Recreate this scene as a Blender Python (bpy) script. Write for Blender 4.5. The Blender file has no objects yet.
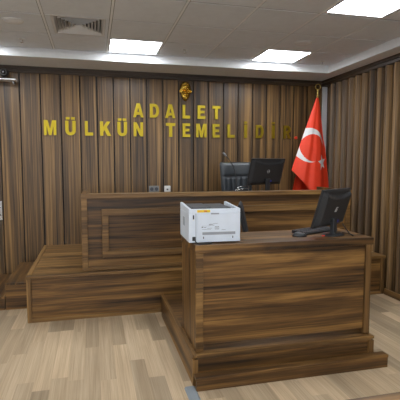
import bpy, bmesh, math, random
from mathutils import Vector, Matrix, Euler
random.seed(7)
PI = math.pi
S = bpy.context.scene
C = S.collection

# ------------------------------------------------------------------ camera
cam = bpy.data.cameras.new('camera'); cam.sensor_width = 36; cam.lens = 36 * 430 / 400
cam.clip_start = 0.02
co = bpy.data.objects.new('camera', cam); C.objects.link(co)
co.location = (0, 0, 1.6)
co.rotation_euler = (math.radians(90 - 4.846), 0, math.radians(-13.928))
S.camera = co
# ------------------------------------------------------------------ world, exposure
w = bpy.data.worlds.new('world'); S.world = w; w.use_nodes = True
w.node_tree.nodes['Background'].inputs[0].default_value = (0.95, 0.97, 1, 1)
w.node_tree.nodes['Background'].inputs[1].default_value = 2.2
S.view_settings.view_transform = 'Standard'; S.view_settings.look = 'None'
S.view_settings.gamma = 1; S.view_settings.use_curve_mapping = False
S.view_settings.exposure = 0.42
PANEL_EMIT = 14.0          # strength of the ceiling light diffusers

# ------------------------------------------------------------------ materials
def mat(name, col, rough=.5, metal=0, spec=.5, emit=0, coat=0, alpha=None, trans=0):
    m = bpy.data.materials.new(name); m.use_nodes = True
    nt = m.node_tree; b = nt.nodes['Principled BSDF']
    b.inputs['Base Color'].default_value = (*col, 1); b.inputs['Roughness'].default_value = rough
    b.inputs['Metallic'].default_value = metal; b.inputs['Specular IOR Level'].default_value = spec
    b.inputs['Coat Weight'].default_value = coat; b.inputs['Transmission Weight'].default_value = trans
    if emit:
        b.inputs['Emission Color'].default_value = (*col, 1); b.inputs['Emission Strength'].default_value = emit
    else:   # faint procedural mottling so nothing is perfectly flat
        tc = nt.nodes.new('ShaderNodeTexCoord'); n = nt.nodes.new('ShaderNodeTexNoise')
        n.inputs['Scale'].default_value = 14; n.inputs['Detail'].default_value = 3
        nt.links.new(tc.outputs['Object'], n.inputs['Vector'])
        mx = nt.nodes.new('ShaderNodeMix'); mx.data_type = 'RGBA'
        mx.inputs[6].default_value = (*[c * .93 for c in col], 1); mx.inputs[7].default_value = (*[min(1, c * 1.06) for c in col], 1)
        nt.links.new(n.outputs['Fac'], mx.inputs[0]); nt.links.new(mx.outputs[2], b.inputs['Base Color'])
    return m

def wood(name, axis, dark, mid, light, cross=8.0, along=.45, rough=.40, fine=.18, tone=.25, spec=.5, bump=.05, lo=.40, hi=.60):
    m = bpy.data.materials.new(name); m.use_nodes = True
    nt = m.node_tree; N = nt.nodes.new; L = nt.links.new; b = nt.nodes['Principled BSDF']
    tc = N('ShaderNodeTexCoord'); geo = N('ShaderNodeNewGeometry')
    off = N('ShaderNodeVectorMath'); off.operation = 'SCALE'; off.inputs[0].default_value = (31.7, 17.3, 43.1)
    L(geo.outputs['Random Per Island'], off.inputs['Scale'])
    add = N('ShaderNodeVectorMath'); add.operation = 'ADD'
    L(tc.outputs['Object'], add.inputs[0]); L(off.outputs[0], add.inputs[1])
    def noise(cr, al, detail, dist, rgh=.55):
        mp = N('ShaderNodeMapping'); s = [cr, cr, cr]; s['XYZ'.index(axis)] = al
        mp.inputs['Scale'].default_value = s; L(add.outputs[0], mp.inputs['Vector'])
        n = N('ShaderNodeTexNoise'); n.inputs['Scale'].default_value = 1; n.inputs['Detail'].default_value = detail
        n.inputs['Distortion'].default_value = dist * .6; n.inputs['Roughness'].default_value = rgh
        L(mp.outputs[0], n.inputs['Vector']); return n.outputs['Fac']
    big = noise(cross, along, 6, 1.1, .62); fin = noise(cross * 11, along * 3, 3, .4)
    med = noise(cross * 3.2, along * .8, 4, .8)
    m0 = N('ShaderNodeMix'); m0.data_type = 'FLOAT'; m0.inputs[0].default_value = .27
    L(big, m0.inputs[2]); L(med, m0.inputs[3]); big = m0.outputs[0]
    mx = N('ShaderNodeMix'); mx.data_type = 'FLOAT'; mx.inputs[0].default_value = fine
    L(big, mx.inputs[2]); L(fin, mx.inputs[3])
    r = N('ShaderNodeValToRGB'); e = r.color_ramp.elements
    e[0].position = lo; e[0].color = (*dark, 1); e[1].position = hi; e[1].color = (*light, 1)
    k = e.new(.5); k.color = (*mid, 1)
    L(mx.outputs[0], r.inputs[0])
    hv = N('ShaderNodeHueSaturation'); L(r.outputs[0], hv.inputs['Color'])
    mr = N('ShaderNodeMapRange'); mr.inputs[3].default_value = 1 - tone; mr.inputs[4].default_value = 1 + tone
    wn = N('ShaderNodeTexWhiteNoise'); wn.noise_dimensions = '1D'; L(geo.outputs['Random Per Island'], wn.inputs['W'])
    L(wn.outputs['Value'], mr.inputs[0]); L(mr.outputs[0], hv.inputs['Value'])
    L(hv.outputs[0], b.inputs['Base Color'])
    b.inputs['Roughness'].default_value = rough; b.inputs['Specular IOR Level'].default_value = spec
    bp = N('ShaderNodeBump'); bp.inputs['Strength'].default_value = bump; bp.inputs['Distance'].default_value = .002
    L(fin, bp.inputs['Height']); L(bp.outputs[0], b.inputs['Normal'])
    return m

WD = ((.020, .010, .004), (.118, .058, .018), (.300, .158, .046))
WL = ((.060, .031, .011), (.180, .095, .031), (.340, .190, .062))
wx = wood('walnut_grain_across', 'X', *WD, tone=.06)
wy = wood('walnut_grain_deep', 'Y', *WD, tone=.06)
wz = wood('walnut_grain_upright', 'Z', *WD, tone=.10)
wdeck_lit = wood('walnut_deck_board_lit', 'X', *WL, tone=.16)  # paler palette paints in the light caught by the deck top
wxl = wood('walnut_edging_across', 'X', *WL, tone=.05)
wyl = wood('walnut_edging_deep', 'Y', *WL, tone=.05)
wzl = wood('walnut_edging_upright', 'Z', *WL, tone=.05)
wwall = wood('walnut_wall_panel', 'Z', (.026, .016, .009), (.128, .072, .029), (.330, .188, .066), cross=9, along=.25, rough=.38, tone=.08, fine=.3, spec=.5)
wfloor = wood('laminate_floor', 'Y', (.335, .24, .145), (.455, .342, .218), (.58, .455, .31), cross=12, along=.6, rough=.42, tone=.30, fine=.4, spec=.35, lo=.33, hi=.67)
dwood = wood('dark_walnut_trim', 'X', (.022, .014, .009), (.050, .032, .019), (.085, .055, .032), tone=.03)
dwoody = wood('dark_walnut_trim_deep', 'Y', (.022, .014, .009), (.050, .032, .019), (.085, .055, .032), tone=.03)
groove = mat('black_groove', (.008, .008, .009), .6)
ceil_m = mat('ceiling_tile_white', (.74, .78, .83), .75)
strip_m = mat('ceiling_strip_white', (.84, .86, .88), .6)
gap_m = mat('ceiling_gap_grey', (.10, .10, .105), .8)
plaster = mat('white_plaster', (.78, .80, .82), .8)
lamp_m = mat('lit_diffuser', (.92, .96, 1.0), .5, emit=PANEL_EMIT)
whitem = mat('white_metal', (.7, .7, .7), .4)
gold = mat('polished_gold', (.48, .36, .035), .36, 1)
goldmask = mat('cast_gold', (.70, .46, .08), .22, 1)
brass = mat('brass', (.60, .45, .14), .3, 1)
redm = mat('red_plastic', (.75, .05, .02), .4)
red = mat('red_flag_cloth', (.86, .052, .014), .60)
flagwhite = mat('white_flag_cloth', (.80, .78, .78), .62)
blk = mat('black_plastic', (.018, .019, .021), .42)
blk2 = mat('dark_grey_plastic', (.032, .034, .037), .38)
keym = mat('charcoal_keys', (.06, .062, .066), .5)
scr = mat('dark_screen', (.01, .012, .016), .15)
leather = mat('black_leather', (.030, .036, .042), .38)
fabric = mat('black_mesh_fabric', (.018, .018, .020), .8)
chrome = mat('chrome', (.6, .6, .6), .2, 1)
prn = mat('printer_white', (.66, .72, .80), .45)
prng = mat('printer_grey', (.30, .32, .35), .5)
prnd = mat('printer_dark_grey', (.07, .075, .085), .5)
line = mat('seam_grey', (.36, .40, .45), .6)
yellow = mat('yellow_sticker', (.85, .62, .02), .5)
orange = mat('orange_sticker', (.70, .25, .05), .5)
greyp = mat('grey_socket_plastic', (.22, .22, .21), .5)
whitep = mat('white_switch_plastic', (.75, .75, .73), .4)
cover_m = mat('grey_vinyl', (.25, .28, .30), .5)
clear = mat('clear_acrylic', (.75, .8, .82), .15, trans=.5)
logo_m = mat('silver_logo', (.55, .55, .55), .4)
blue = mat('blue_plastic', (.03, .05, .5), .4)

# ------------------------------------------------------------------ mesh helpers
def box(bm, x0, x1, y0, y1, z0, z1, mi=0):
    v = [bm.verts.new((x, y, z)) for x in (x0, x1) for y in (y0, y1) for z in (z0, z1)]
    for q in ((0, 1, 3, 2), (4, 6, 7, 5), (0, 4, 5, 1), (2, 3, 7, 6), (0, 2, 6, 4), (1, 5, 7, 3)):
        f = bm.faces.new([v[i] for i in q]); f.material_index = mi
    return v
def boxes(*L):
    bm = bmesh.new()
    for b in L: box(bm, *b)
    return bm
def rbox(x0, x1, y0, y1, z0, z1, r=.01, seg=3):
    bm = boxes((x0, x1, y0, y1, z0, z1))
    bmesh.ops.bevel(bm, geom=list(bm.edges), offset=r, segments=seg, profile=.5, affect='EDGES')
    return bm
def tube(bm, pts, r, n=10, cap=True, mi=0):
    pts = [Vector(p) for p in pts]; rs = r if isinstance(r, (list, tuple)) else [r] * len(pts)
    rings = []
    up = None
    for i, p in enumerate(pts):
        d = (pts[min(i + 1, len(pts) - 1)] - pts[max(i - 1, 0)]).normalized()
        if up is None:
            up = Vector((0, 0, 1)) if abs(d.z) < .9 else Vector((1, 0, 0))
        a = d.cross(up).normalized(); b = a.cross(d).normalized(); up = b
        rings.append([bm.verts.new(p + (a * math.cos(2 * PI * k / n) + b * math.sin(2 * PI * k / n)) * rs[i]) for k in range(n)])
    for A, B in zip(rings, rings[1:]):
        for k in range(n):
            f = bm.faces.new((A[k], A[(k + 1) % n], B[(k + 1) % n], B[k])); f.material_index = mi; f.smooth = True
    if cap:
        bm.faces.new(rings[0][::-1]).material_index = mi; bm.faces.new(rings[-1]).material_index = mi
    return bm
def tb(pts, r, n=10): return tube(bmesh.new(), pts, r, n)
def lathe(bm, prof, c=(0, 0, 0), n=32):
    rings = []
    for r, z in prof:
        rings.append([bm.verts.new((c[0] + r * math.cos(2 * PI * k / n), c[1] + r * math.sin(2 * PI * k / n), c[2] + z)) for k in range(n)])
    for A, B in zip(rings, rings[1:]):
        for k in range(n):
            f = bm.faces.new((A[k], A[(k + 1) % n], B[(k + 1) % n], B[k])); f.smooth = True
    bm.faces.new(rings[0][::-1]); bm.faces.new(rings[-1])
    return bm
def torus(bm, c, R, r, axis='Y', n=28, m=8):
    g = []
    for i in range(n):
        a = 2 * PI * i / n; row = []
        for j in range(m):
            b = 2 * PI * j / m; q = R + r * math.cos(b); u, v, h = q * math.cos(a), q * math.sin(a), r * math.sin(b)
            p = {'Y': (u, h, v), 'Z': (u, v, h), 'X': (h, u, v)}[axis]
            row.append(bm.verts.new((c[0] + p[0], c[1] + p[1], c[2] + p[2])))
        g.append(row)
    for i in range(n):
        for j in range(m):
            f = bm.faces.new((g[i][j], g[(i + 1) % n][j], g[(i + 1) % n][(j + 1) % m], g[i][(j + 1) % m])); f.smooth = True
    return bm
def extr(bm, poly, y0, y1):                       # polygon in XZ extruded along Y
    A = [bm.verts.new((x, y0, z)) for x, z in poly]; B = [bm.verts.new((x, y1, z)) for x, z in poly]
    bm.faces.new(A); bm.faces.new(B[::-1]); n = len(poly)
    for i in range(n): bm.faces.new((A[i], B[i], B[(i + 1) % n], A[(i + 1) % n]))
def xform(bm, M): bmesh.ops.transform(bm, matrix=M, verts=bm.verts); return bm

def obj(name, bm, m, parent=None, bevel=0, world=False, origin=True):
    bmesh.ops.recalc_face_normals(bm, faces=bm.faces)
    me = bpy.data.meshes.new(name)
    o = bpy.data.objects.new(name, me); C.objects.link(o)
    if parent is not None:
        if world: bmesh.ops.translate(bm, vec=-parent['_w'] if False else -Vector(ROOT[parent.name]), verts=bm.verts)
        o.parent = parent
    elif origin:
        xs = [v.co.x for v in bm.verts]; ys = [v.co.y for v in bm.verts]; zs = [v.co.z for v in bm.verts]
        c = Vector(((min(xs) + max(xs)) / 2, (min(ys) + max(ys)) / 2, min(zs)))
        bmesh.ops.translate(bm, vec=-c, verts=bm.verts); o.location = c
    ROOT[o.name] = (ROOT[parent.name] if parent else tuple(o.location))
    bm.to_mesh(me); bm.free()
    for mm in (m if isinstance(m, (list, tuple)) else [m]): me.materials.append(mm)
    if bevel:
        b = o.modifiers.new('bevel', 'BEVEL'); b.width = bevel; b.segments = 2; b.limit_method = 'ANGLE'
    return o
ROOT = {}
def lerp(a, b, t): return a + (b - a) * t
def tag(o, label, cat, group=None):
    o['label'] = label; o['category'] = cat
    if group: o['group'] = group
    return o
def thing(name, label, cat, loc=(0, 0, 0), rz=0, group=None):
    o = bpy.data.objects.new(name, None); C.objects.link(o); o.location = loc; o.rotation_euler = (0, 0, rz)
    o.empty_display_size = .05; ROOT[o.name] = tuple(loc)
    return tag(o, label, cat, group)
def struct(name, bm, m, parent=None, bevel=0):
    o = obj(name, bm, m, parent, bevel, origin=False)
    if parent is None: o['kind'] = 'structure'
    return o

# ================================================================== SETTING
XL, XR, YB, YF = -3.4, 3.58, 6.18, -1.6  # most coordinates below back-projected from image pixels through the refitted camera
FX = 3.46                                           # tips of the right-hand fins
ZS, ZT = 2.871, 2.970                                # soffit and tiled ceiling
# floor: individual laminate strips
bm = bmesh.new()
x = XL
while x < XR + .05:
    y = YF - random.random() * .9
    while y < YB + .05:
        l = random.choice((.75, .95, 1.1, 1.25))
        a, b, c, d = max(XL, x), min(XR + .02, x + .118), max(YF, y), min(YB + .02, y + l)
        if b > a and d > c:
            bm.faces.new([bm.verts.new(p) for p in ((a, c, 0), (b, c, 0), (b, d, 0), (a, d, 0))])
        y += l
    x += .118
box(bm, XL - .1, XR + .1, YF - .1, YB + .1, -.08, -.002)
struct('floor', bm, wfloor)

# back wall: backing, vertical walnut boards parted by black grooves
bm = bmesh.new()
box(bm, XL - .1, XR + .1, YB + .012, YB + .12, -.05, 3.3, 1)
G = [-.920, -.663, -.405, -.156, .072, .293, .520, .751, .986, 1.211, 1.432, 1.657, 1.882, 2.112, 2.342, 2.568, 2.789, 3.012, 3.238, 3.496]
g = -1.176
for k in range(0, 9):
    a = g - .255
    if a < XL: a = XL
    if g - a > .03 and k >= 4: box(bm, a + .008, g - .008, YB - .012, YB + .015, 0, 2.80)
    g -= .255
GG = [-1.176] + G
for a, b in zip(GG, GG[1:]): box(bm, a + .009, b - .009, YB - .012, YB + .015, 0, 2.80)
struct('wall_back', bm, [wwall, groove])
# right wall: board fins standing out of a dark backing
wr = struct('wall_right', boxes((XR, XR + .1, YF - .1, YB + .1, -.05, 3.3)), wwall)
bm = bmesh.new(); y = 5.87
while y > YF + .2:                                    # overlapping angled boards, saw-tooth in plan
    pl = [(FX, y), (FX, y - .010), (XR - .01, y - .062), (XR + .005, y - .062), (XR + .005, y), (FX + .05, y + .062)]
    lo = [bm.verts.new((px, py, 0)) for px, py in pl]; hi = [bm.verts.new((px, py, 2.785)) for px, py in pl]
    bm.faces.new(lo); bm.faces.new(hi[::-1])
    for i in range(6): bm.faces.new((lo[i], lo[(i + 1) % 6], hi[(i + 1) % 6], hi[i]))
    y -= .156
struct('slats', bm, wwall, wr)
bm = boxes((XL - .1, XL, YF - .1, YB + .1, -.05, 3.3)); struct('wall_left', bm, plaster)
WX = [(-3.0, -1.1), (-.85, 1.05), (1.3, 3.2)]  # unseen window openings behind the camera, added to let in fill daylight
q = [(XL - .1, XR + .1, YF - .1, YF, -.05, .9), (XL - .1, XR + .1, YF - .1, YF, 2.6, 3.3)]
for a, b in zip([XL - .1] + [w_[1] for w_ in WX], [w_[0] for w_ in WX] + [XR + .1]): q.append((a, b, YF - .1, YF, .9, 2.6))
struct('wall_front', boxes(*q), plaster)
added_pane = bpy.data.materials.new('added_window_glass'); added_pane.use_nodes = True
nt = added_pane.node_tree; nt.nodes.clear(); N = nt.nodes.new
o_ = N('ShaderNodeOutputMaterial'); mx_ = N('ShaderNodeMixShader'); tr = N('ShaderNodeBsdfTransparent'); gl = N('ShaderNodeBsdfGlossy'); fr_ = N('ShaderNodeFresnel')
gl.inputs['Roughness'].default_value = .02
nt.links.new(fr_.outputs[0], mx_.inputs[0]); nt.links.new(tr.outputs[0], mx_.inputs[1]); nt.links.new(gl.outputs[0], mx_.inputs[2]); nt.links.new(mx_.outputs[0], o_.inputs[0])
for k, (a, b) in enumerate(WX):  # frames and glass of the added windows
    m0 = (a + b) / 2; y0, y1 = YF - .075, YF - .035
    wo = struct('added_window_%d' % (k + 1), boxes((a, b, y0, y1, .9, .95), (a, b, y0, y1, 2.55, 2.6), (a, a + .05, y0, y1, .95, 2.55), (b - .05, b, y0, y1, .95, 2.55), (m0 - .03, m0 + .03, y0, y1, .95, 2.55)), mat('added_window_frame_white_%d' % k, (.7, .7, .7), .4))
    struct('added_pane', boxes((a + .05, m0 - .03, YF - .06, YF - .054, .95, 2.55), (m0 + .03, b - .05, YF - .06, YF - .054, .95, 2.55)), added_pane, wo)
# dark crown trims and white corner strip
struct('trim_1', boxes((XL, 3.5, YB - .035, YB + .013, 2.79, ZS), (XL, 3.5, YB - .055, YB + .013, 2.832, ZS)), dwood, bevel=.004)
struct('trim_2', boxes((FX + .02, XR, YF, YB, 2.79, ZS), (FX - .005, XR, YF, YB, 2.832, ZS)), dwoody, bevel=.004)
struct('trim_3', boxes((3.503, XR, YB - .02, YB + .013, 0.482, 2.79)), plaster)
struct('baseboard_right', boxes((FX - .025, FX - .001, YF, 4.475, 0, .075)), wyl, bevel=.004)
# ceiling: soffit band, upstand, tiles with strips
EX, EY = 3.25, 5.585
struct('trim_4', boxes((XL, XR + .1, EY, YB + .1, ZS, ZT + .02), (EX, XR + .1, YF, EY, ZS, ZT + .02)), plaster)
tiles = bmesh.new()
lights = [(ix, iy) for ix in (-2, -1, 0, 1) for iy in (0, 1, 2, 3)]
lights = [(-1, 0), (0, 0), (1, 0), (-1, 1), (1, 1), (-1, 2), (0, 2), (1, 2), (-1, 3), (0, 3), (1, 3)]
X0, PX, Y0, PY = .209, .621, 4.955, .627
def lcell(ix, iy): return (X0 + ix * 3 * PX, Y0 - iy * 3 * PY)
cells_l = {(ix * 3, -iy * 3) for ix, iy in lights}
VENT = (-1, -1)
for i in range(-6, 5):
    for j in range(-11, 1):
        xa, ya = X0 + i * PX, Y0 + j * PY
        if (i, j) in cells_l or (i, j) == VENT: continue
        xb, yb = min(xa + .593, EX), min(ya + .609, EY)
        xa, ya = max(xa, XL), max(ya, YF)
        if xb - xa < .02 or yb - ya < .02: continue
        box(tiles, xa + .002, xb - .002, ya + .002, yb - .002, ZT, ZT + .006)
for ix, iy in lights:
    xa, ya = X0 + ix * 3 * PX, Y0 - iy * 3 * PY
    box(tiles, xa + .002, xa + .591, ya + .572, ya + .613, ZT, ZT + .02)
box(tiles, X0 - PX + .002, -.362, Y0 - PY, Y0 - .006, ZT, ZT + .02)
box(tiles, -.36, .148, Y0 - PY, 4.305, ZT, ZT + .02)
box(tiles, -.36, .148, 4.882, Y0 - .006, ZT, ZT + .02)
box(tiles, .150, X0 - PX + .591, Y0 - PY, Y0 - .006, ZT, ZT + .02)
for i in range(-6, 6):                               # channel strips between tile columns
    xa = X0 + i * PX - .025
    if xa > XL and xa < EX - .03:
        box(tiles, xa, xa + .022, YF, EY, ZT + .002, ZT + .006, 1)
box(tiles, XL - .1, XR + .1, YF - .1, YB + .1, ZT + .16, ZT + .2, 2)
for (a, b, c, d) in ((XL - .1, XL, YF - .1, YB + .1), (EX + .4, EX + .46, YF - .1, YB + .1)): pass
# grey plenum closing the joints (with holes left at lamps and vent)
for i in range(-6, 6):
    for j in range(-11, 1):
        if (i, j) in cells_l or (i, j) == VENT: continue
        xa, ya = X0 + i * PX - .04, Y0 + j * PY - .01
        if xa > EX or xa + PX < XL: continue
        box(tiles, xa, xa + PX, ya, ya + PY, ZT + .0062, ZT + .012, 2)
struct('ceiling', tiles, [ceil_m, strip_m, gap_m])
# door at the far left of the back wall
d = struct('door_1', boxes((-2.13, -1.180, YB - .018, YB + .015, .005, 2.2)), wwall)
d2 = obj('handle_plate', boxes((-1.24, -1.184, YB - .026, YB - .018, .85, 1.105)), chrome, d, .002)
hb = tb([(-1.212, YB - .026, 1.02), (-1.212, YB - .08, 1.02), (-1.33, YB - .085, 1.02)], .009)
obj('door_handle', hb, chrome, d)
obj('keyhole', tb([(-1.212, YB - .030, .92), (-1.212, YB - .0255, .92)], .012, 14), blk, d2)

# ================================================================== PLATFORM AND STEPS
ZP, PY0, PX0, PX1 = .482, 4.49, -.670, 3.448
p = thing('platform', 'large raised walnut platform carrying the long judge bench', 'platform', (1.4, 5.2, 0))
A = dict(parent=p, world=True)
bm = bmesh.new()
yy = PY0 + .05
while yy < YB - .02:
    y2 = min(yy + .11, YB - .013); box(bm, PX0 + .045, PX1, yy, y2 - .001, ZP - .03, ZP - .003); yy += .11
obj('deck', bm, wdeck_lit, **A)
obj('front_panel', boxes((PX0 + .04, PX1 - .05, PY0 + .020, PY0 + .045, .0, ZP - .03)), wx, **A)
obj('side_panel', boxes((PX0 + .008, PX0 + .035, PY0 + .05, YB - .02, 0, ZP - .03)), wz, **A)
obj('front_edging', boxes((PX0, PX1, PY0 - .018, PY0 + .05, ZP - .03, ZP)), wxl, bevel=.003, **A)
obj('side_edging', boxes((PX0, PX0 + .045, PY0 + .05, YB - .013, ZP - .03, ZP + .003)), wyl, bevel=.003, **A)
obj('corner_post', boxes((PX0, PX0 + .042, PY0, PY0 + .05, 0, ZP - .03)), wzl, bevel=.002, **A)
obj('corner_post', boxes((PX1 - .05, PX1, PY0, PY0 + .05, 0, ZP - .03)), wzl, bevel=.002, **A)
obj('bottom_edging', boxes((PX0 + .042, PX1 - .05, PY0 + .002, PY0 + .020, 0, .034)), wxl, **A)

for (xa, xb, h, lab) in ((-.962, -.673, .296, 'upper walnut step box against the left side of the platform'), (-1.27, -.965, .148, 'lowest walnut step box at the left edge, cut by the frame')):
    s = thing('step_box', lab, 'step', ((xa + xb) / 2, 5.4, 0))
    A = dict(parent=s, world=True)
    yb = YB - .16
    obj('tread', boxes((xa, xb, 4.97, yb, h - .022, h)), wy, bevel=.003, **A)
    obj('riser', boxes((xa + .004, xb - .002, 4.974, 5.0, 0, h - .022)), wx, **A)
    obj('side_panel', boxes((xa + .004, xa + .03, 5.0, yb, 0, h - .022)), wz, **A)

# ================================================================== JUDGE BENCH
BY, BX0, BX1, BT = 4.556, -.126, 2.992, 1.287
b = thing('judge_bench', 'long walnut judge bench with raised rectangular moulding, standing on the platform', 'bench', (1.43, 4.9, ZP))
A = dict(parent=b, world=True)
obj('front_panel', boxes((BX0 + .05, BX1 - .05, BY + .026, BY + .045, ZP + .001, BT - .045)), wx, **A)
obj('top_rail', boxes((BX0 - .004, BX1 + .004, BY - .018, BY + .12, BT - .045, BT)), wxl, bevel=.003, **A)
obj('base_rail', boxes((BX0 + .055, BX1 - .055, BY + .004, BY + .02, ZP + .001, ZP + .035)), wxl, bevel=.002, **A)
for xa in (BX0, BX1 - .058):
    obj('corner_post', boxes((xa, xa + .058, BY, BY + .05, ZP + .001, BT - .045)), wxl, bevel=.002, **A)
    obj('side_panel', boxes((xa + .004, xa + .05, BY + .12, BY + .72, ZP + .001, BT)), wx, bevel=.002, **A)
obj('worktop', boxes((BX0 + .052, BX1 - .052, BY + .12, BY + .70, 1.165, 1.195)), wx, bevel=.002, **A)
FX0, FX1, FZ0, FZ1, t = .078, 2.79, .615, 1.127, .068
for bb in ((FX0, FX1, FZ1 - t, FZ1), (FX0, FX1, FZ0, FZ0 + t)):
    obj('moulding', boxes((bb[0], bb[1], BY - .006, BY + .026, bb[2], bb[3])), wxl, bevel=.004, **A)
for xa in (FX0, FX1 - t):
    obj('moulding', boxes((xa, xa + t, BY - .006, BY + .026, FZ0 + t, FZ1 - t)), wxl, bevel=.004, **A)

# ================================================================== PLINTH, STEP AND CLERK DESK
QX0, QX1, QY0, QY1, QZ = .665, 2.149, 2.892, 4.38, .233
p = thing('plinth', 'low walnut plinth under the clerk desk in the foreground', 'platform', (1.4, 3.6, 0))
A = dict(parent=p, world=True)
obj('deck', boxes((QX0 + .03, QX1 - .03, QY0 + .03, QY1, QZ - .03, QZ - .006)), wx, **A)
obj('side_edging', boxes((QX0, QX0 + .03, QY0, QY1, QZ - .022, QZ)), wyl, bevel=.002, **A)
obj('side_edging', boxes((QX1 - .03, QX1, QY0, QY1, QZ - .022, QZ)), wyl, bevel=.002, **A)
obj('front_edging', boxes((QX0 + .03, QX1 - .03, QY0, QY0 + .03, QZ - .035, QZ)), wxl, bevel=.002, **A)
obj('side_panel', boxes((QX0 + .003, QX0 + .03, QY0 + .035, QY1, 0, QZ - .022)), wy, **A)
obj('side_panel', boxes((QX1 - .03, QX1 - .003, QY0 + .035, QY1, 0, QZ - .022)), wy, **A)
obj('front_panel', boxes((QX0 + .04, QX1 - .045, QY0 + .018, QY0 + .034, 0, QZ - .035)), wx, **A)
obj('corner_post', boxes((QX0 + .001, QX0 + .04, QY0 + .002, QY0 + .035, 0, QZ - .036)), wzl, **A)
obj('corner_post', boxes((QX1 - .045, QX1 - .001, QY0 + .002, QY0 + .035, 0, QZ - .036)), wzl, **A)

s = thing('floor_step', 'long low walnut step along the front of the plinth', 'step', (1.45, 2.85, 0))
A = dict(parent=s, world=True)
obj('tread', boxes((.669, 2.228, 2.815, 2.890, .078, .100)), wx, bevel=.004, **A)
obj('riser', boxes((.674, 2.223, 2.819, 2.837, 0, .078)), wx, **A)
obj('end_panel', boxes((2.203, 2.223, 2.837, 2.890, 0, .078)), wy, **A)

DX0, DX1, DY0, DY1, DZ = .694, 2.148, 2.935, 3.445, 1.017
d = thing('clerk_desk', 'walnut clerk desk in the foreground carrying a printer and a monitor', 'desk', (1.43, 3.2, QZ))
A = dict(parent=d, world=True)
obj('desktop', boxes((DX0, DX1, DY0, DY1, DZ - .056, DZ)), wx, bevel=.003, **A)
obj('side_panel', boxes((DX0 + .008, DX0 + .035, DY0 + .05, DY1 - .03, QZ + .001, DZ - .056)), wz, **A)
obj('side_panel', boxes((DX1 - .052, DX1 - .025, DY0 + .05, DY1 - .03, QZ + .001, DZ - .056)), wz, **A)
obj('corner_post', boxes((DX0 + .006, DX0 + .06, DY0 + .006, DY0 + .05, QZ + .001, DZ - .056)), wxl, bevel=.002, **A)
obj('corner_post', boxes((DX1 - .065, DX1 - .012, DY0 + .006, DY0 + .05, QZ + .001, DZ - .056)), wzl, bevel=.002, **A)
obj('rear_post', boxes((DX0 + .006, DX0 + .04, DY1 - .03, DY1 - .004, QZ + .001, DZ - .056)), wz, bevel=.002, **A)
obj('front_panel', boxes((DX0 + .06, DX1 - .065, DY0 + .022, DY0 + .04, QZ + .045, DZ - .056)), wx, **A)

# ================================================================== NEAR TABLE (bottom right corner)
n = thing('table', 'walnut table corner just showing at the bottom right of the photo', 'table', (1.4, 1.0, 0))
A = dict(parent=n, world=True)
obj('tabletop', boxes((.70, 2.1, .66, 1.318, .715, .75)), wxl, bevel=.003, **A)
obj('modesty_panel', boxes((.76, 2.04, 1.22, 1.24, .2, .715)), wx, **A)
for xa in (.72, 2.04): obj('side_panel', boxes((xa, xa + .04, .70, 1.29, 0.0, .715)), wz, **A)

# grey cable cover on the floor
bm = bmesh.new()
prof = [(-.04, 0), (-.028, .010), (.028, .010), (.04, 0)]
for (q, r_) in ((prof, 0),):
    A_ = [bm.verts.new((.640 + x, .9, z + .0005)) for x, z in q]; B_ = [bm.verts.new((.640 + x, 2.888, z + .0005)) for x, z in q]
    bm.faces.new(A_); bm.faces.new(B_[::-1])
    for i in range(4): bm.faces.new((A_[i], B_[i], B_[(i + 1) % 4], A_[(i + 1) % 4]))
xform(bm, Matrix.Translation((.0, 0, 0)))
tag(obj('cable_cover', bm, cover_m), 'grey cable cover strip on the floor at the plinth corner', 'cable cover')

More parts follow.
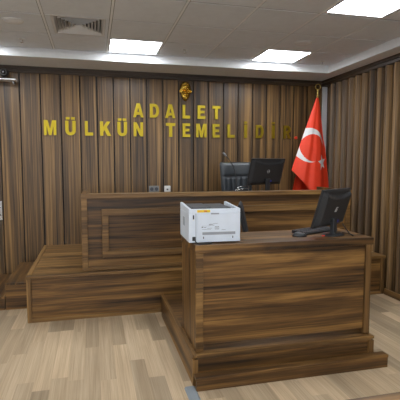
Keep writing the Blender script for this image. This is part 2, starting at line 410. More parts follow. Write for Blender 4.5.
# ================================================================== LETTERS
def arc(cx, cz, rx, rz, a0, a1, n=10):
    return [(cx + rx * math.cos(a0 + (a1 - a0) * i / n), cz + rz * math.sin(a0 + (a1 - a0) * i / n)) for i in range(n + 1)]
H_ = PI / 2
GL = {
 'M': [[(0, 0), (.22, 0), (.22, .62), (.4, 0), (.6, 0), (.78, .62), (.78, 0), (1, 0), (1, 1), (.68, 1), (.5, .42), (.32, 1), (0, 1)]],
 'U': [[(0, 1)] + arc(.5, .34, .5, .34, PI, 2 * PI) + [(1, 1), (.68, 1)] + arc(.5, .36, .18, .16, 2 * PI, PI) + [(.32, 1)]],
 'L': [[(0, 0), (1, 0), (1, .22), (.36, .22), (.36, 1), (0, 1)]],
 'K': [[(0, 0), (.3, 0), (.3, .28), (.42, .42), (.68, 0), (1.05, 0), (.63, .62), (1, 1), (.64, 1), (.3, .62), (.3, 1), (0, 1)]],
 'N': [[(0, 0), (.28, 0), (.28, .58), (.7, 0), (1, 0), (1, 1), (.72, 1), (.72, .42), (.3, 1), (0, 1)]],
 'T': [[(.33, 0), (.67, 0), (.67, .79), (1, .79), (1, 1), (0, 1), (0, .79), (.33, .79)]],
 'E': [[(0, 0), (1, 0), (1, .2), (.36, .2), (.36, .41), (.9, .41), (.9, .6), (.36, .6), (.36, .8), (.98, .8), (.98, 1), (0, 1)]],
 'I': [[(0, 0), (1, 0), (1, 1), (0, 1)]],
 'D': [[(0, 0), (.3, 0), (.3, 1), (0, 1)],
       [(.3, 0), (.5, 0)] + arc(.5, .5, .5, .5, -H_, H_)[1:] + [(.3, 1), (.3, .8), (.46, .8)] + arc(.46, .5, .22, .3, H_, -H_)[1:] + [(.3, .2)]],
 'R': [[(0, 0), (.3, 0), (.3, 1), (0, 1)],
       [(.3, .38), (.55, .38)] + arc(.55, .69, .42, .31, -H_, H_)[1:] + [(.3, 1), (.3, .8), (.5, .8)] + arc(.5, .69, .15, .11, H_, -H_)[1:] + [(.3, .57)],
       [(.42, .4), (.7, .42), (1.02, 0), (.66, 0)]],
 'A': [[(0, 0), (.27, 0), (.5, .72), (.5, 1), (.34, 1)], [(1, 0), (.66, 1), (.5, 1), (.5, .72), (.73, 0)],
       [(.3, .18), (.7, .18), (.63, .38), (.37, .38)]],
}
LY = YB - .012
def letter(g, x0, x1, z0, z1, label, dots=0):
    bm = bmesh.new(); w_ = x1 - x0; h_ = z1 - z0
    for poly in GL[g]: extr(bm, [(x0 + w_ * a, z0 + h_ * c_) for a, c_ in poly], LY - .024, LY - .001)
    o = obj('wall_letter', bm, gold, bevel=0)
    tag(o, label, 'letter', 'gold letters of the wall motto')
    if dots:
        for cx in ((.25, .75) if dots == 2 else (.5,)):
            hw = .024 if dots == 2 else w_ / 2
            c_ = x0 + w_ * cx
            q = boxes((c_ - hw, c_ + hw, LY - .024, LY - .001, z1 + .015, z1 + .048))
            obj('dot', q, gold, o, world=True)
    return o
ROW2 = [('M', -0.629, -0.470, 'gold letter M, first letter of the lower row', 0),
 ('U', -0.354, -0.218, 'gold letter Ü between M and L in the lower row', 2),
 ('L', -0.097, 0.010, 'gold letter L between Ü and K in the lower row', 0),
 ('K', 0.104, 0.247, 'gold letter K, the only K of the motto', 0),
 ('U', 0.340, 0.473, 'gold letter Ü between K and N in the lower row', 2),
 ('N', 0.565, 0.697, 'gold letter N, the only N of the motto', 0),
 ('T', 1.025, 1.159, 'gold letter T starting the second word of the lower row', 0),
 ('E', 1.265, 1.378, 'gold letter E between T and M in the lower row', 0),
 ('M', 1.467, 1.624, 'gold letter M between two letters E in the lower row', 0),
 ('E', 1.715, 1.826, 'gold letter E between M and L in the lower row', 0),
 ('L', 1.943, 2.056, 'gold letter L between E and İ in the lower row', 0),
 ('I', 2.208, 2.253, 'gold dotted letter İ between L and D in the lower row', 1),
 ('D', 2.392, 2.517, 'gold letter D between two letters İ in the lower row', 0),
 ('I', 2.653, 2.699, 'gold dotted letter İ between D and R in the lower row', 1),
 ('R', 2.845, 2.965, 'gold letter R, last letter before the red dot', 0)]
ROW1 = [('A', 0.560, 0.705, 'gold letter A, first letter of the upper row'),
 ('D', 0.796, 0.927, 'gold letter D between two letters A in the upper row'),
 ('A', 1.013, 1.161, 'gold letter A between D and L in the upper row'),
 ('L', 1.266, 1.378, 'gold letter L in the upper row below the gold mask'),
 ('E', 1.488, 1.606, 'gold letter E between L and T in the upper row'),
 ('T', 1.709, 1.837, 'gold letter T, last letter of the upper row')]
for g_, a, c_, lab, dts in ROW2: letter(g_, a, c_, 1.982, 2.179, lab, dts)
for g_, a, c_, lab in ROW1: letter(g_, a, c_, 2.248, 2.441, lab)
tag(obj('full_stop', lathe(bmesh.new(), [(.021, 0), (.021, .02)]) if False else xform(lathe(bmesh.new(), [(.022, 0), (.024, .006), (.024, .016), (.018, .022)], n=20), Matrix.Translation((3.056, LY - .001, 1.996)) @ Matrix.Rotation(PI / 2, 4, 'X')), redm),
    'small red dot after the last letter of the lower row', 'letter')

# ================================================================== GOLD MASK
def gauss(u, v, cu, cv, su, sv): return math.exp(-((u - cu) / su) ** 2 - ((v - cv) / sv) ** 2)
bm = bmesh.new(); nu, nv = 60, 80; rows = []
for j in range(nv + 1):
    v = -1 + 2 * j / nv; row = []
    wd = max(0, 1 - abs(v) ** 2.6) ** .5
    wd *= (.66 + .34 * min(1, max(0, (v + .95) / 1.1)) ** .8)          # narrower chin
    for i in range(nu + 1):
        s_ = -1 + 2 * i / nu; u = s_ * wd
        dpt = .052 * math.sqrt(max(0, 1 - s_ * s_)) * min(1, math.sqrt(max(0, 1 - v * v)) * 1.25)
        k = (math.sqrt(max(0, 1 - s_ * s_)) * math.sqrt(max(0, 1 - v * v))) ** .5
        e = .030 * gauss(u, v, 0, -.08, .12, .22) + .018 * gauss(u, v, 0, -.22, .2, .09)       # nose
        e += .012 * (gauss(u, v, .3, .17, .22, .06) + gauss(u, v, -.3, .17, .22, .06))          # brows
        e -= .022 * (gauss(u, v, .3, .03, .17, .08) + gauss(u, v, -.3, .03, .17, .08))          # sockets
        e += .010 * (gauss(u, v, .3, .03, .10, .04) + gauss(u, v, -.3, .03, .10, .04))          # lids
        e += .012 * (gauss(u, v, .42, -.18, .18, .16) + gauss(u, v, -.42, -.18, .18, .16))      # cheekbones
        e += .010 * (gauss(u, v, 0, -.42, .22, .04) + gauss(u, v, 0, -.54, .19, .05)) - .010 * gauss(u, v, 0, -.48, .25, .02)  # lips
        e += .014 * gauss(u, v, 0, -.78, .2, .12)                                               # chin
        e += .010 * gauss(u, v, 0, .45, .5, .2)                                                 # forehead
        e += .012 * (1 if v > .62 + .12 * abs(u) else 0) * min(1, (v - .62) * 14 if v > .62 else 0)   # hairline
        row.append(bm.verts.new((1.312 + .083 * u, LY - .004 - (dpt + 1.9 * e * k), 2.634 + .140 * v)))
    rows.append(row)
for j in range(nv):
    for i in range(nu):
        f = bm.faces.new((rows[j][i], rows[j][i + 1], rows[j + 1][i + 1], rows[j + 1][i])); f.smooth = True
bmesh.ops.remove_doubles(bm, verts=bm.verts, dist=1e-5)
m_ = thing('wall_mask', 'gold relief mask of a face above the upper row of letters', 'mask', (1.312, LY, 2.634))
fm = obj('face', bm, goldmask, m_, world=True)
sm = fm.modifiers.new('solid', 'SOLIDIFY'); sm.thickness = .003
for sx in (-1, 1):
    q = bmesh.new(); bmesh.ops.create_uvsphere(q, u_segments=14, v_segments=10, radius=1)
    xform(q, Matrix.Translation((1.312 + sx * .080, LY - .02, 2.630)) @ Matrix.Diagonal((.010, .016, .028, 1)))
    for f in q.faces: f.smooth = True
    obj('ear', q, goldmask, m_, world=True)

# ================================================================== CEILING FITTINGS
for ix, iy in lights:
    xa, ya = lcell(ix, iy)
    names = {(1, 0): 'lit square ceiling panel light above the flag side of the back wall', (0, 0): 'lit square ceiling panel light left of the gold mask',
             (1, 1): 'lit square ceiling panel light cut by the top right of the photo'}
    lab = names.get((ix, iy), 'lit square ceiling panel light outside the photo')
    t = thing('ceiling_light', lab, 'light', (xa + .2965, ya + .2845, ZT), 0, 'square ceiling panel lights')
    fr = boxes((-.2955, .2955, -.2835, -.2715, -.004, .02), (-.2955, .2955, .2715, .2835, -.004, .02), (-.2955, -.2835, -.2715, .2715, -.004, .02), (.2835, .2955, -.2715, .2715, -.004, .02))
    obj('frame', fr, whitem, t)
    obj('diffuser', boxes((-.2833, .2833, -.2713, .2713, .000, .012)), lamp_m, t)
# four-way vent
vx, vy = -.106, 4.594
v_ = thing('ceiling_vent', 'square white air vent with nested slanted blades in the ceiling', 'vent', (vx, vy, ZT))
bm = boxes((-.252, .252, -.286, -.266, -.006, .01), (-.252, .252, .266, .286, -.006, .01), (-.252, -.232, -.266, .266, -.006, .01), (.232, .252, -.266, .266, -.006, .01))
obj('frame', bm, whitem, v_)
obj('duct', boxes((-.25, .25, -.28, .28, .12, .125), (-.25, -.24, -.28, .28, .011, .12), (.24, .25, -.28, .28, .011, .12), (-.24, .24, -.28, -.27, .011, .12), (-.24, .24, .27, .28, .011, .12)), prnd, v_)
for k in range(7):
    R_ = 1.0 - k * .14; bm = bmesh.new()
    ri = R_ - .085
    for th in (0,):
        lo = [bm.verts.new((sx * R_ * .230, sy * R_ * .264, -.004)) for sx, sy in ((-1, -1), (1, -1), (1, 1), (-1, 1))]
        hi = [bm.verts.new((sx * ri * .230, sy * ri * .264, .028)) for sx, sy in ((-1, -1), (1, -1), (1, 1), (-1, 1))]
        for i in range(4): bm.faces.new((lo[i], lo[(i + 1) % 4], hi[(i + 1) % 4], hi[i]))
    o = obj('blade', bm, whitem, v_); sm = o.modifiers.new('solid', 'SOLIDIFY'); sm.thickness = .002
for (x_, y_, lab) in ((-.718, 4.571, 'round flat ceiling speaker at the top left beside the air vent'), (2.352, 4.599, 'round flat ceiling speaker in front of the right-hand panel light')):
    t = thing('ceiling_speaker', lab, 'speaker', (x_, y_, ZT), 0, 'round ceiling speakers')
    obj('rim', torus(bmesh.new(), (0, 0, -.003), .092, .006, 'Z', 36), whitem, t)
    obj('grille', lathe(bmesh.new(), [(.088, -.001), (.086, -.006), (.03, -.008)], n=36), strip_m, t)
for (x_, y_, lab) in ((-.734, 5.207, 'small ceiling sprinkler at the far left near the tray edge'), (1.108, 5.214, 'small ceiling sprinkler above the gold mask'), (3.026, 5.348, 'small ceiling sprinkler near the right corner above the flag')):
    t = thing('sprinkler', lab, 'sprinkler', (x_, y_, ZT), 0, 'small ceiling sprinklers')
    obj('escutcheon', lathe(bmesh.new(), [(.030, 0), (.028, -.006), (.012, -.010)], n=20), whitem, t)
    obj('nozzle', lathe(bmesh.new(), [(.008, -.008), (.008, -.026), (.004, -.028), (.004, -.036), (.016, -.037), (.016, -.040)], n=14), chrome, t)

# ================================================================== WALL FITTINGS
t = thing('power_socket', 'grey double power socket on the back wall above the bench', 'socket', (.847, LY, 1.234))
obj('plate', rbox(-.074, .074, -.010, 0, -.046, .046, .004), greyp, t)
for sx in (-1, 1):
    q = obj('outlet', xform(lathe(bmesh.new(), [(.026, 0), (.026, .003), (.022, .003), (.021, .001)], n=20), Matrix.Translation((sx * .034, -.0102, 0)) @ Matrix.Rotation(PI / 2, 4, 'X')), prnd, t)
t = thing('wall_switch', 'white square outlet plate right of the grey socket', 'switch', (1.040, LY, 1.235))
obj('plate', rbox(-.046, .046, -.010, 0, -.044, .044, .004), whitep, t)
obj('insert', boxes((-.024, .024, -.013, -.009, -.024, .024)), whitep, t, .001)
obj('port', boxes((-.012, .012, -.0145, -.0125, -.018, .002)), blk2, t)

# webcam on a bracket shelf, top left of back wall
t = thing('wall_shelf', 'small white bracket shelf high on the back wall, top left', 'shelf', (-1.050, LY, 2.670))
obj('shelf_board', boxes((-.16, .115, -.17, -.001, -.008, .010)), whitem, t, .002)
for xa in (-.13, .07): obj('bracket', boxes((xa, xa + .015, -.14, -.001, -.045, -.008)), greyp, t)
t = thing('webcam', 'black conference camera sitting on the small white shelf', 'camera', (-1.085, LY - .09, 2.681))
obj('base', lathe(bmesh.new(), [(.05, 0), (.05, .012), (.02, .025), (.018, .04)], n=24), blk, t)
q = bmesh.new(); bmesh.ops.create_uvsphere(q, u_segments=24, v_segments=16, radius=.056); xform(q, Matrix.Translation((0, 0, .082)))
for f in q.faces: f.smooth = True
obj('head', q, blk2, t)
obj('lens_ring', torus(bmesh.new(), (0, -.046, .082), .036, .005, 'Y'), greyp, t)
obj('lens', xform(lathe(bmesh.new(), [(.028, 0), (.024, .008), (.01, .012)], n=20), Matrix.Translation((0, -.05, .082)) @ Matrix.Rotation(PI / 2, 4, 'X')), scr, t)

# ================================================================== FLAG
FY = 5.85
f_ = thing('flag', 'red Turkish flag with white crescent and star draped on a brass pole', 'flag', (3.25, FY, ZP))
pole = bmesh.new(); tube(pole, [(3.255, FY, ZP + .02), (3.24, FY, 2.60)], .013, 12)
obj('pole', pole, brass, f_, world=True)
fin = bmesh.new(); lathe(fin, [(.013, 0), (.022, .01), (.012, .025), (.011, .08), (.018, .09), (.01, .10)], (3.241, FY, 2.585), 16)
torus(fin, (3.243, FY, 2.725), .040, .007, 'Y'); obj('finial', fin, brass, f_, world=True)
obj('base', lathe(bmesh.new(), [(.13, 0), (.13, .02), (.10, .035), (.03, .06), (.02, .09)], (3.255, FY, ZP + .001), 36), brass, f_, world=True)
ZTOP = 2.565
def lerp(a, b, t): return a + (b - a) * t
def outline(z):
    pl = [(2.565, 3.215), (2.545, 3.205), (2.02, 3.015), (1.505, 2.838), (1.2, 2.77), (.9, 2.74)]
    pr = [(2.565, 3.248), (2.52, 3.258), (1.973, 3.340), (1.817, 3.378), (1.231, 3.450), (.9, 3.455)]
    def it(P):
        for (za, xa), (zb, xb) in zip(P, P[1:]):
            if z >= zb: return lerp(xa, xb, (za - z) / (za - zb))
        return P[-1][1]
    return it(pl), it(pr)
def zbot(s): return 1.505 - 0.65 * s if s < .46 else 1.206 - .35 * (s - .46)
def cyc(x, z): # crescent: ellipse difference, centres and radii taken from image pixels
    o_ = ((x - CR[0]) / CR[2]) ** 2 + ((z - CR[1]) / CR[3]) ** 2
    i_ = ((x - CI[0]) / CI[2]) ** 2 + ((z - CI[1]) / CI[3]) ** 2
    return o_ < 1 and i_ > 1
CR = (3.091, 1.869, .231, .253); CI = (3.141, 1.829, .184, .201)
SC = (3.290, 1.615, .084, .120)
def star(x, z):
    u, v = (x - SC[0]) / SC[2], (z - SC[1]) / SC[3]
    r = math.hypot(u, v)
    if r > 1: return False
    a = (math.atan2(v, u) - math.radians(100)) % (2 * PI / 5)
    a = min(a, 2 * PI / 5 - a)                       # 0 at a tip
    # line from tip (1,0) to notch (ri at 36deg)
    ri = .44; nx, nz = ri * math.cos(PI / 5), ri * math.sin(PI / 5)
    px, pz = r * math.cos(a), r * math.sin(a)
    return (nx - 1) * (pz - 0) - (nz - 0) * (px - 1) > 0 if True else False
bm = bmesh.new(); ns, nt_ = 190, 260; rows = []
for j in range(nt_ + 1):
    row = []
    for i in range(ns + 1):
        s_ = i / ns; z = lerp(ZTOP, zbot(s_), j / nt_)
        xl, xr = outline(z); x = lerp(xl, xr, s_); q = (ZTOP - z) / 1.4; y0_ = 0
        y = FY - .018 - (.20 * q + .01) * math.sin(PI * min(1, s_ * 1.02)) ** .8 * .7
        y += .014 * q * math.sin(s_ * 2 * PI * 2.2 + 1.0 + 1.2 * q) + .005 * q * math.sin(s_ * 2 * PI * 4.6 + 3 * q)
        row.append((bm.verts.new((x, y, z)), x, z))
    rows.append(row)
for j in range(nt_):
    for i in range(ns):
        a, b_, c_, d_ = rows[j][i], rows[j][i + 1], rows[j + 1][i + 1], rows[j + 1][i]
        f = bm.faces.new((a[0], b_[0], c_[0], d_[0])); f.smooth = True
        cx = (a[1] + c_[1]) / 2; cz = (a[2] + c_[2]) / 2
        if cyc(cx, cz) or star(cx, cz): f.material_index = 1
# rear layer of the same cloth, seen under the lifted hem
rows = []
for j in range(41):
    row = []
    for i in range(41):
        s_ = i / 40; q = j / 40; z = lerp(ZTOP, 1.03 + .1 * s_, q)
        xl, xr = outline(z)
        if z < 1.69: xl = lerp(xl, 2.86, min(1, (1.69 - z) / .5)) + .09 * max(0, 1 - abs(z - 1.49) / .3)
        x = lerp(xl + .01, xr - .005, s_)
        y = FY + .016 + .10 * q * math.sin(PI * s_) + .02 * q * math.sin(s_ * 16)
        row.append(bm.verts.new((x, y, z)))
    rows.append(row)
for j in range(40):
    for i in range(40):
        f = bm.faces.new((rows[j][i], rows[j][i + 1], rows[j + 1][i + 1], rows[j + 1][i])); f.smooth = True
obj('cloth', bm, [red, flagwhite], f_, world=True)

# ================================================================== MONITORS
def text_mesh(s, size, depth=.0006):
    cu = bpy.data.curves.new('t', 'FONT'); cu.body = s; cu.size = size; cu.extrude = depth; cu.align_x = 'CENTER'; cu.align_y = 'CENTER'
    o = bpy.data.objects.new('t', cu); C.objects.link(o); bpy.context.view_layer.update()
    me = bpy.data.meshes.new_from_object(o.evaluated_get(bpy.context.evaluated_depsgraph_get()))
    bm = bmesh.new(); bm.from_mesh(me); bpy.data.objects.remove(o); bpy.data.meshes.remove(me)
    return bm
def monitor(loc, rz, label, W, Hh, zc, tilt, base='round', logo='ring', bulge=.03):
    t = thing('monitor', label, 'monitor', loc, rz)         # local: back faces -Y
    M = Matrix.Translation((0, 0, zc)) @ Matrix.Rotation(tilt, 4, 'X')
    def prt(n, b_, m_, par=t, bv=0): return obj(n, xform(b_, M), m_, par, bv)
    prt('screen_bezel', rbox(-W / 2, W / 2, .0, .022, -Hh / 2, Hh / 2, .004), blk)
    prt('screen', boxes((-W / 2 + .018, W / 2 - .018, .0215, .0235, -Hh / 2 + .02, Hh / 2 - .018)), scr)
    b_ = bmesh.new(); NU, NV = 36, 30; gr = []
    sst = lambda t_: (lambda c: c * c * (3 - 2 * c))(max(0, min(1, t_)))
    for j in range(NV + 1):
        v = j / NV; row = []
        for i in range(NU + 1):
            u = -1 + 2 * i / NU; x = u * (W / 2 - .004); z = lerp(-Hh / 2 + .004, Hh / 2 - .003, v)
            top = Hh / 2 - .020 - .045 * (1 - u * u)
            k = sst((W / 2 - abs(x)) / .045) * sst((z + Hh / 2) / .04) * (.25 * sst((Hh / 2 - z) / .012) + .75 * sst((top + .012 - z) / .014))
            row.append(b_.verts.new((x, .003 - (bulge + .003) * k, z)))
        gr.append(row)
    for j in range(NV):
        for i in range(NU):
            f = b_.faces.new((gr[j][i], gr[j][i + 1], gr[j + 1][i + 1], gr[j + 1][i])); f.smooth = True
    cv = prt('back_cover', b_, blk2)
    if logo == 'ring':
        r_ = torus(bmesh.new(), (0, -bulge - .001, .01), .021, .0022, 'Y'); 
        tx = text_mesh('DELL', .014); xform(tx, Matrix.Translation((0, -bulge - .001, .01)) @ Matrix.Rotation(PI / 2, 4, 'X'))
        me = bpy.data.meshes.new('x'); tx.to_mesh(me); tx.free(); r_.from_mesh(me); bpy.data.meshes.remove(me)
        prt('logo', r_, logo_m, cv)
    else:
        r_ = bmesh.new()
        extr(r_, [(-.020, -.018), (-.012, -.018), (.004, .022), (-.004, .022)], -bulge - .002, -bulge)
        extr(r_, [(0, -.018), (.008, -.018), (.016, .004), (.010, .006)], -bulge - .002, -bulge)
        extr(r_, [(.010, .012), (.018, .014), (.020, .020), (.012, .020)], -bulge - .002, -bulge)
        prt('logo', r_, logo_m, cv)
    prt('port_cluster', boxes((.055, .085, -bulge - .008, -bulge + .004, -Hh / 2 + .045, -Hh / 2 + .066)), blue, cv)
    nk = rbox(-.030, .030, -.030, .004, .008, zc - Hh * .27, .006)
    obj('neck', nk, blk2, t)
    obj('neck_hinge', xform(tb([(-.04, 0, 0), (.04, 0, 0)], .016), Matrix.Translation((0, -.012, zc - Hh * .30))), blk, t)
    if base == 'round':
        q = lathe(bmesh.new(), [(.10, 0), (.10, .006), (.085, .012), (.03, .016)], (0, -.01, 0.0005), 36); xform(q, Matrix.Diagonal((1.1, .85, 1, 1)))
    else: q = rbox(-.12, .12, -.10, .08, .0005, .014, .005)
    obj('stand_base', q, blk, t)
    return t
monitor((2.098, 5.0, 1.196), math.radians(25), 'black widescreen monitor seen from behind on the judge bench', .60, .335, .302, math.radians(15), 'sq', 'ring', .022)
monitor((1.892, 3.13, DZ), math.radians(31), 'dark grey monitor seen from behind, tilted back on the clerk desk', .46, .322, .221, math.radians(17), 'round', 'hp', .035)

# monitor cables
tag(obj('monitor_cable', tb([(1.935, 3.05, 1.12), (1.955, 3.03, 1.08), (1.98, 3.02, 1.045), (2.01, 3.02, 1.0215), (2.045, 3.05, 1.0215), (2.05, 3.12, 1.0215), (2.03, 3.20, 1.0215)], .0038, 8), blk), 'thin black cable looping behind the clerk desk monitor stand', 'cable')
tag(obj('monitor_cable', tb([(2.0, 4.90, 1.30), (1.96, 4.87, 1.26), (1.92, 4.86, 1.23), (1.88, 4.87, 1.2018), (1.86, 4.92, 1.2018)], .005, 8), blk), 'black cable hanging under the judge bench monitor', 'cable')

# keyboard, mouse, pen
def keyboard(loc, rz, label):
    t = thing('keyboard', label, 'keyboard', loc, rz)
    b_ = bmesh.new(); pr = [(-.075, 0), (.075, 0), (.075, .026), (-.075, .012)]
    for (q) in (pr,):
        A_ = [b_.verts.new((-.215, y, z)) for y, z in q]; B_ = [b_.verts.new((.215, y, z)) for y, z in q]
        b_.faces.new(A_); b_.faces.new(B_[::-1])
        for i in range(4): b_.faces.new((A_[i], B_[i], B_[(i + 1) % 4], A_[(i + 1) % 4]))
    obj('base', b_, blk, t, .003)
    b_ = bmesh.new()
    for r in range(6):
        y = -.062 + r * .0215; z = .0125 + (y + .075) / .15 * .014
        x = -.205
        while x < .195:
            wk = .0165
            if r == 0 and -.12 < x < -.03: wk = .1
            box(b_, x, x + wk, y, y + .017, z - .003, z + .006); x += wk + .0032
            if abs(x - .085) < .01: x += .01
    k = obj('keys', b_, keym, t); k['kind'] = 'stuff'
    return t
keyboard((1.84, 3.315, DZ + .0005), math.radians(24), 'black keyboard lying behind the clerk desk monitor')
t = thing('mouse', 'black mouse at the left end of the clerk desk keyboard', 'mouse', (1.60, 3.125, DZ + .0005), math.radians(-10))
q = bmesh.new(); bmesh.ops.create_uvsphere(q, u_segments=24, v_segments=16, radius=1)
for v in q.verts:
    v.co = Vector((v.co.x * .060, v.co.y * .034, max(0, v.co.z) * .034 * (1 - .25 * v.co.x)))
for f in q.faces: f.smooth = True
obj('body', q, blk, t)
obj('scroll_wheel', xform(tb([(-.004, 0, 0), (.004, 0, 0)], .008, 12), Matrix.Translation((.032, 0, .0215)) @ Matrix.Rotation(PI / 2, 4, 'Z')), greyp, t)
t = thing('pen', 'red pen lying by the clerk desk monitor stand', 'pen', (1.815, 3.085, DZ + .005), math.radians(12))
obj('barrel', tb([(-.045, 0, 0), (.045, 0, 0)], .0042), redm, t)
obj('cap', tb([(.045, 0, 0), (.075, 0, 0)], .0048), redm, t)

# ================================================================== PRINTER
t = thing('printer', 'white laser printer seen from the back on the corner of the clerk desk', 'printer', (.866, 3.205, DZ), math.radians(-2.5))
W, D, Hp = .388, .40, .272
hw, hd = W / 2, D / 2
bm = bmesh.new()
box(bm, -hw, hw, -hd, hd, .008, .22)
for xa in (-hw, hw - .022):
    for v in box(bm, xa, xa + .022, -hd, hd, .22, Hp):
        if v.co.z > .23 and v.co.y < 0: v.co.z = .255
box(bm, -hw + .022, hw - .022, -hd, -hd + .03, .22, .253)
obj('body', bm, prn, t, .004)
for xa in (-hw + .03, hw - .07):
    for ya in (-hd + .02, hd - .06): obj('foot', boxes((xa, xa + .04, ya, ya + .04, 0, .009)), blk2, t)
obj('output_tray', boxes((-hw + .023, hw - .023, -hd + .031, hd - .01, .2205, .245)), prng, t, .003)
obj('top_cover', boxes((-hw + .03, -.02, -hd + .05, hd - .03, .245, .262), (-.01, hw - .06, -hd + .05, hd - .03, .245, .258)), prnd, t, .004)
yb_ = -hd
rd = obj('rear_door', boxes((-hw + .062, hw - .042, yb_ - .005, yb_ + .001, .075, .222)), prn, t, .002)
obj('door_latch', boxes((-.03, .03, yb_ - .008, yb_ - .004, .214, .224)), prng, rd)
sl = boxes((-hw + .10, hw - .04, yb_ - .0062, yb_ - .0048, .064, .084)); obj('paper_slot', sl, prng, t)
obj('lower_cover', boxes((-hw + .085, hw - .042, yb_ - .005, yb_ + .001, .012, .064)), prn, t, .002)
for xa in (-hw + .105, hw - .062): obj('cover_tab', boxes((xa, xa + .006, yb_ - .007, yb_ - .004, .036, .052)), blk2, t)
st = obj('warning_sticker', boxes((-hw + .062, -.055 + .02, yb_ - .0015, yb_ + .0005, .229, .247)), yellow, t)
obj('sticker_mark', boxes((-hw + .112, -hw + .135, yb_ - .0025, yb_ - .0012, .232, .244), (-hw + .07, -hw + .10, yb_ - .0025, yb_ - .0012, .235, .237), (-hw + .07, -hw + .095, yb_ - .0025, yb_ - .0012, .240, .242)), orange, st)
obj('port', boxes((-hw + .030, -hw + .040, yb_ - .002, yb_ + .001, .180, .210)), blk, t)
obj('port_cover', boxes((-hw + .030, -hw + .040, yb_ - .002, yb_ + .001, .168, .180)), whitep, t)
obj('cable_channel', boxes((-hw + .050, -hw + .055, yb_ - .003, yb_ + .001, .02, .222)), line, t)
obj('power_inlet', boxes((-hw + .026, -hw + .050, yb_ - .004, yb_ + .001, .022, .052)), blk, t, .001)
obj('side_grip', boxes((-hw - .002, -hw + .001, -.02, .05, .11, .175)), line, t, .001)
zz = lambda x0, x1, z0, z1: (x0, x1, yb_ - .0062, yb_ - .0048, z0, z1)
for q in ((-.045, -.018, .14, .143), (-.045, -.005, .134, .1365), (-.10, -.088, .118, .124), (-.082, -.066, .118, .121), (-.015, .02, .146, .1475),
          (-.095, -.03, .104, .1055), (.05, .08, .098, .1), (-.1, -.04, .129, .130), (-.06, -.02, .112, .1135), (.008, .022, .112, .1155)):
    obj('printed_mark', boxes(zz(*q)), prnd, rd)
obj('rating_frame', boxes(zz(.0, .03, .122, .1245), zz(.0, .03, .104, .1065), zz(0, .002, .104, .1245), zz(.028, .03, .104, .1245)), prnd, rd)
obj('power_cord', tb([(-.155, -.212, .036), (-.155, -.228, .034), (-.148, -.240, .018), (-.128, -.245, .0048), (-.075, -.238, .0048), (-.03, -.226, .0048)], .0042, 8), blk, t)

# ================================================================== MICROPHONE AND TRAY ON BENCH
t = thing('microphone', 'thin black gooseneck microphone standing on the judge bench', 'microphone', (1.65, 4.90, 1.196))
obj('base', rbox(-.05, .05, -.06, .06, 0, .03, .008), blk, t)
obj('gooseneck', tb([(0, 0, .03), (.008, 0, .12), (.012, 0, .22), (-.004, 0, .32), (-.04, 0, .40), (-.085, 0, .462), (-.115, 0, .495)], .005, 10), blk2, t)
obj('mic_head', tb([(-.112, 0, .492), (-.128, 0, .508), (-.148, 0, .526), (-.155, 0, .532)], [.007, .012, .012, .006], 12), prng, t)
t = thing('document_holder', 'clear plastic holder on the judge bench in front of the leather chair', 'tray', (1.69, 4.76, 1.196), math.radians(8))
obj('base', boxes((-.13, .13, -.06, .06, 0, .006)), clear, t)
obj('wire_frame', tube(tube(bmesh.new(), [(-.12, -.055, .006), (-.11, -.05, .10), (.10, -.045, .125), (.12, -.055, .006)], .004, 8), [(-.04, .05, .006), (-.03, .05, .13), (.11, .05, .14), (.12, .05, .006)], .004, 8), chrome, t)

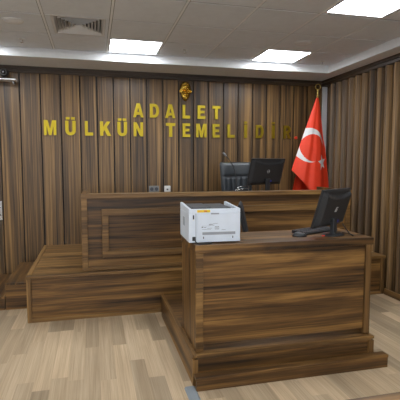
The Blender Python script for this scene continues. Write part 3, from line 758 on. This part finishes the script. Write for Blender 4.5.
# ================================================================== CHAIRS
def office_chair(loc, rz, label, cat_m, bw, b0, b1, seat_z, lean, pleat, arm=True, bt=.09):
    t = thing('office_chair', label, 'chair', loc, rz)      # local: faces -Y
    # backrest
    q = bmesh.new(); nu_, nv_ = 40, 36; F = []; B_ = []
    for j in range(nv_ + 1):
        v = j / nv_; z = lerp(b0, b1, v); r1 = []; r2 = []
        wv = bw / 2 * (1 - .10 * (1 - v) - .0 * v) * (1 - max(0, (v - .93) / .07) ** 2 * .08)
        for i in range(nu_ + 1):
            s_ = -1 + 2 * i / nu_; e = (1 - abs(s_) ** 6) ** .5 * (1 - abs(2 * v - 1) ** 10) ** .5
            y = .22 + lean * v - ((.03 * math.sin(PI * v * .9) + .025 * s_ * s_) if pleat else 0)
            pf = 0
            if pleat and v < .68: pf = .010 * abs(math.sin(s_ * PI * 3.0)) 
            if pleat and abs(v - .70) < .03: pf -= .018 * (1 - abs(v - .70) / .03)
            r1.append(q.verts.new((s_ * wv, y - (bt / 2) * e - pf * e, z))); r2.append(q.verts.new((s_ * wv, y + (bt / 2) * e + .002, z)))
        F.append(r1); B_.append(r2)
    for G_ in (F, B_):
        for j in range(nv_):
            for i in range(nu_):
                f = q.faces.new((G_[j][i], G_[j][i + 1], G_[j + 1][i + 1], G_[j + 1][i])); f.smooth = True
    for j in range(nv_):
        for i in (0, nu_): q.faces.new((F[j][i], B_[j][i], B_[j + 1][i], F[j + 1][i]))
    for i in range(nu_):
        for j in (0, nv_): q.faces.new((F[j][i], F[j][i + 1], B_[j][i + 1], B_[j][i]))
    obj('backrest', q, cat_m, t)
    obj('seat', rbox(-bw / 2 - .01, bw / 2 + .01, -.25, .20, seat_z - .10, seat_z, .035, 4), cat_m, t)
    obj('gas_lift', tb([(0, 0, .10), (0, 0, seat_z - .13)], .028, 16), blk, t)
    obj('seat_plate', boxes((-.12, .12, -.12, .20, seat_z - .13, seat_z - .10)), blk, t)
    obj('back_support', tb([(0, .15, seat_z - .115), (0, .30, seat_z - .06), (0, .285 + lean * .4, b0 + .12)], .02), blk, t)
    for k in range(5):
        a = 2 * PI * k / 5 + .3
        lg = obj('leg', tb([(0, 0, .10), (.16 * math.cos(a), .16 * math.sin(a), .095), (.29 * math.cos(a), .29 * math.sin(a), .068)], [.026, .02, .014]), blk, t)
        cx, cy = .28 * math.cos(a), .28 * math.sin(a)
        obj('caster', tb([(cx - .02 * math.sin(a), cy + .02 * math.cos(a), .027), (cx + .02 * math.sin(a), cy - .02 * math.cos(a), .027)], .0265, 14), blk2, lg)
    if arm:
        for s_ in (-1, 1):
            obj('armrest', tube(rbox(s_ * (bw / 2 + .035) - .028, s_ * (bw / 2 + .035) + .028, -.17, .12, seat_z + .17, seat_z + .20, .012), [(s_ * (bw / 2 + .035), -.03, seat_z + .175), (s_ * (bw / 2 + .035), .0, seat_z - .08), (s_ * (bw / 2 - .05), .0, seat_z - .115)], .014), blk, t)
    return t
office_chair((1.925, 5.42, ZP), math.radians(3), 'black leather high-back chair behind the judge bench', leather, .475, .48, 1.138, .47, .07, True)
office_chair((1.635, 3.71, QZ - .005), math.radians(69), 'black chair behind the clerk desk, showing right of the printer', fabric, .40, .52, 1.008, .45, .10, False, False, .045)
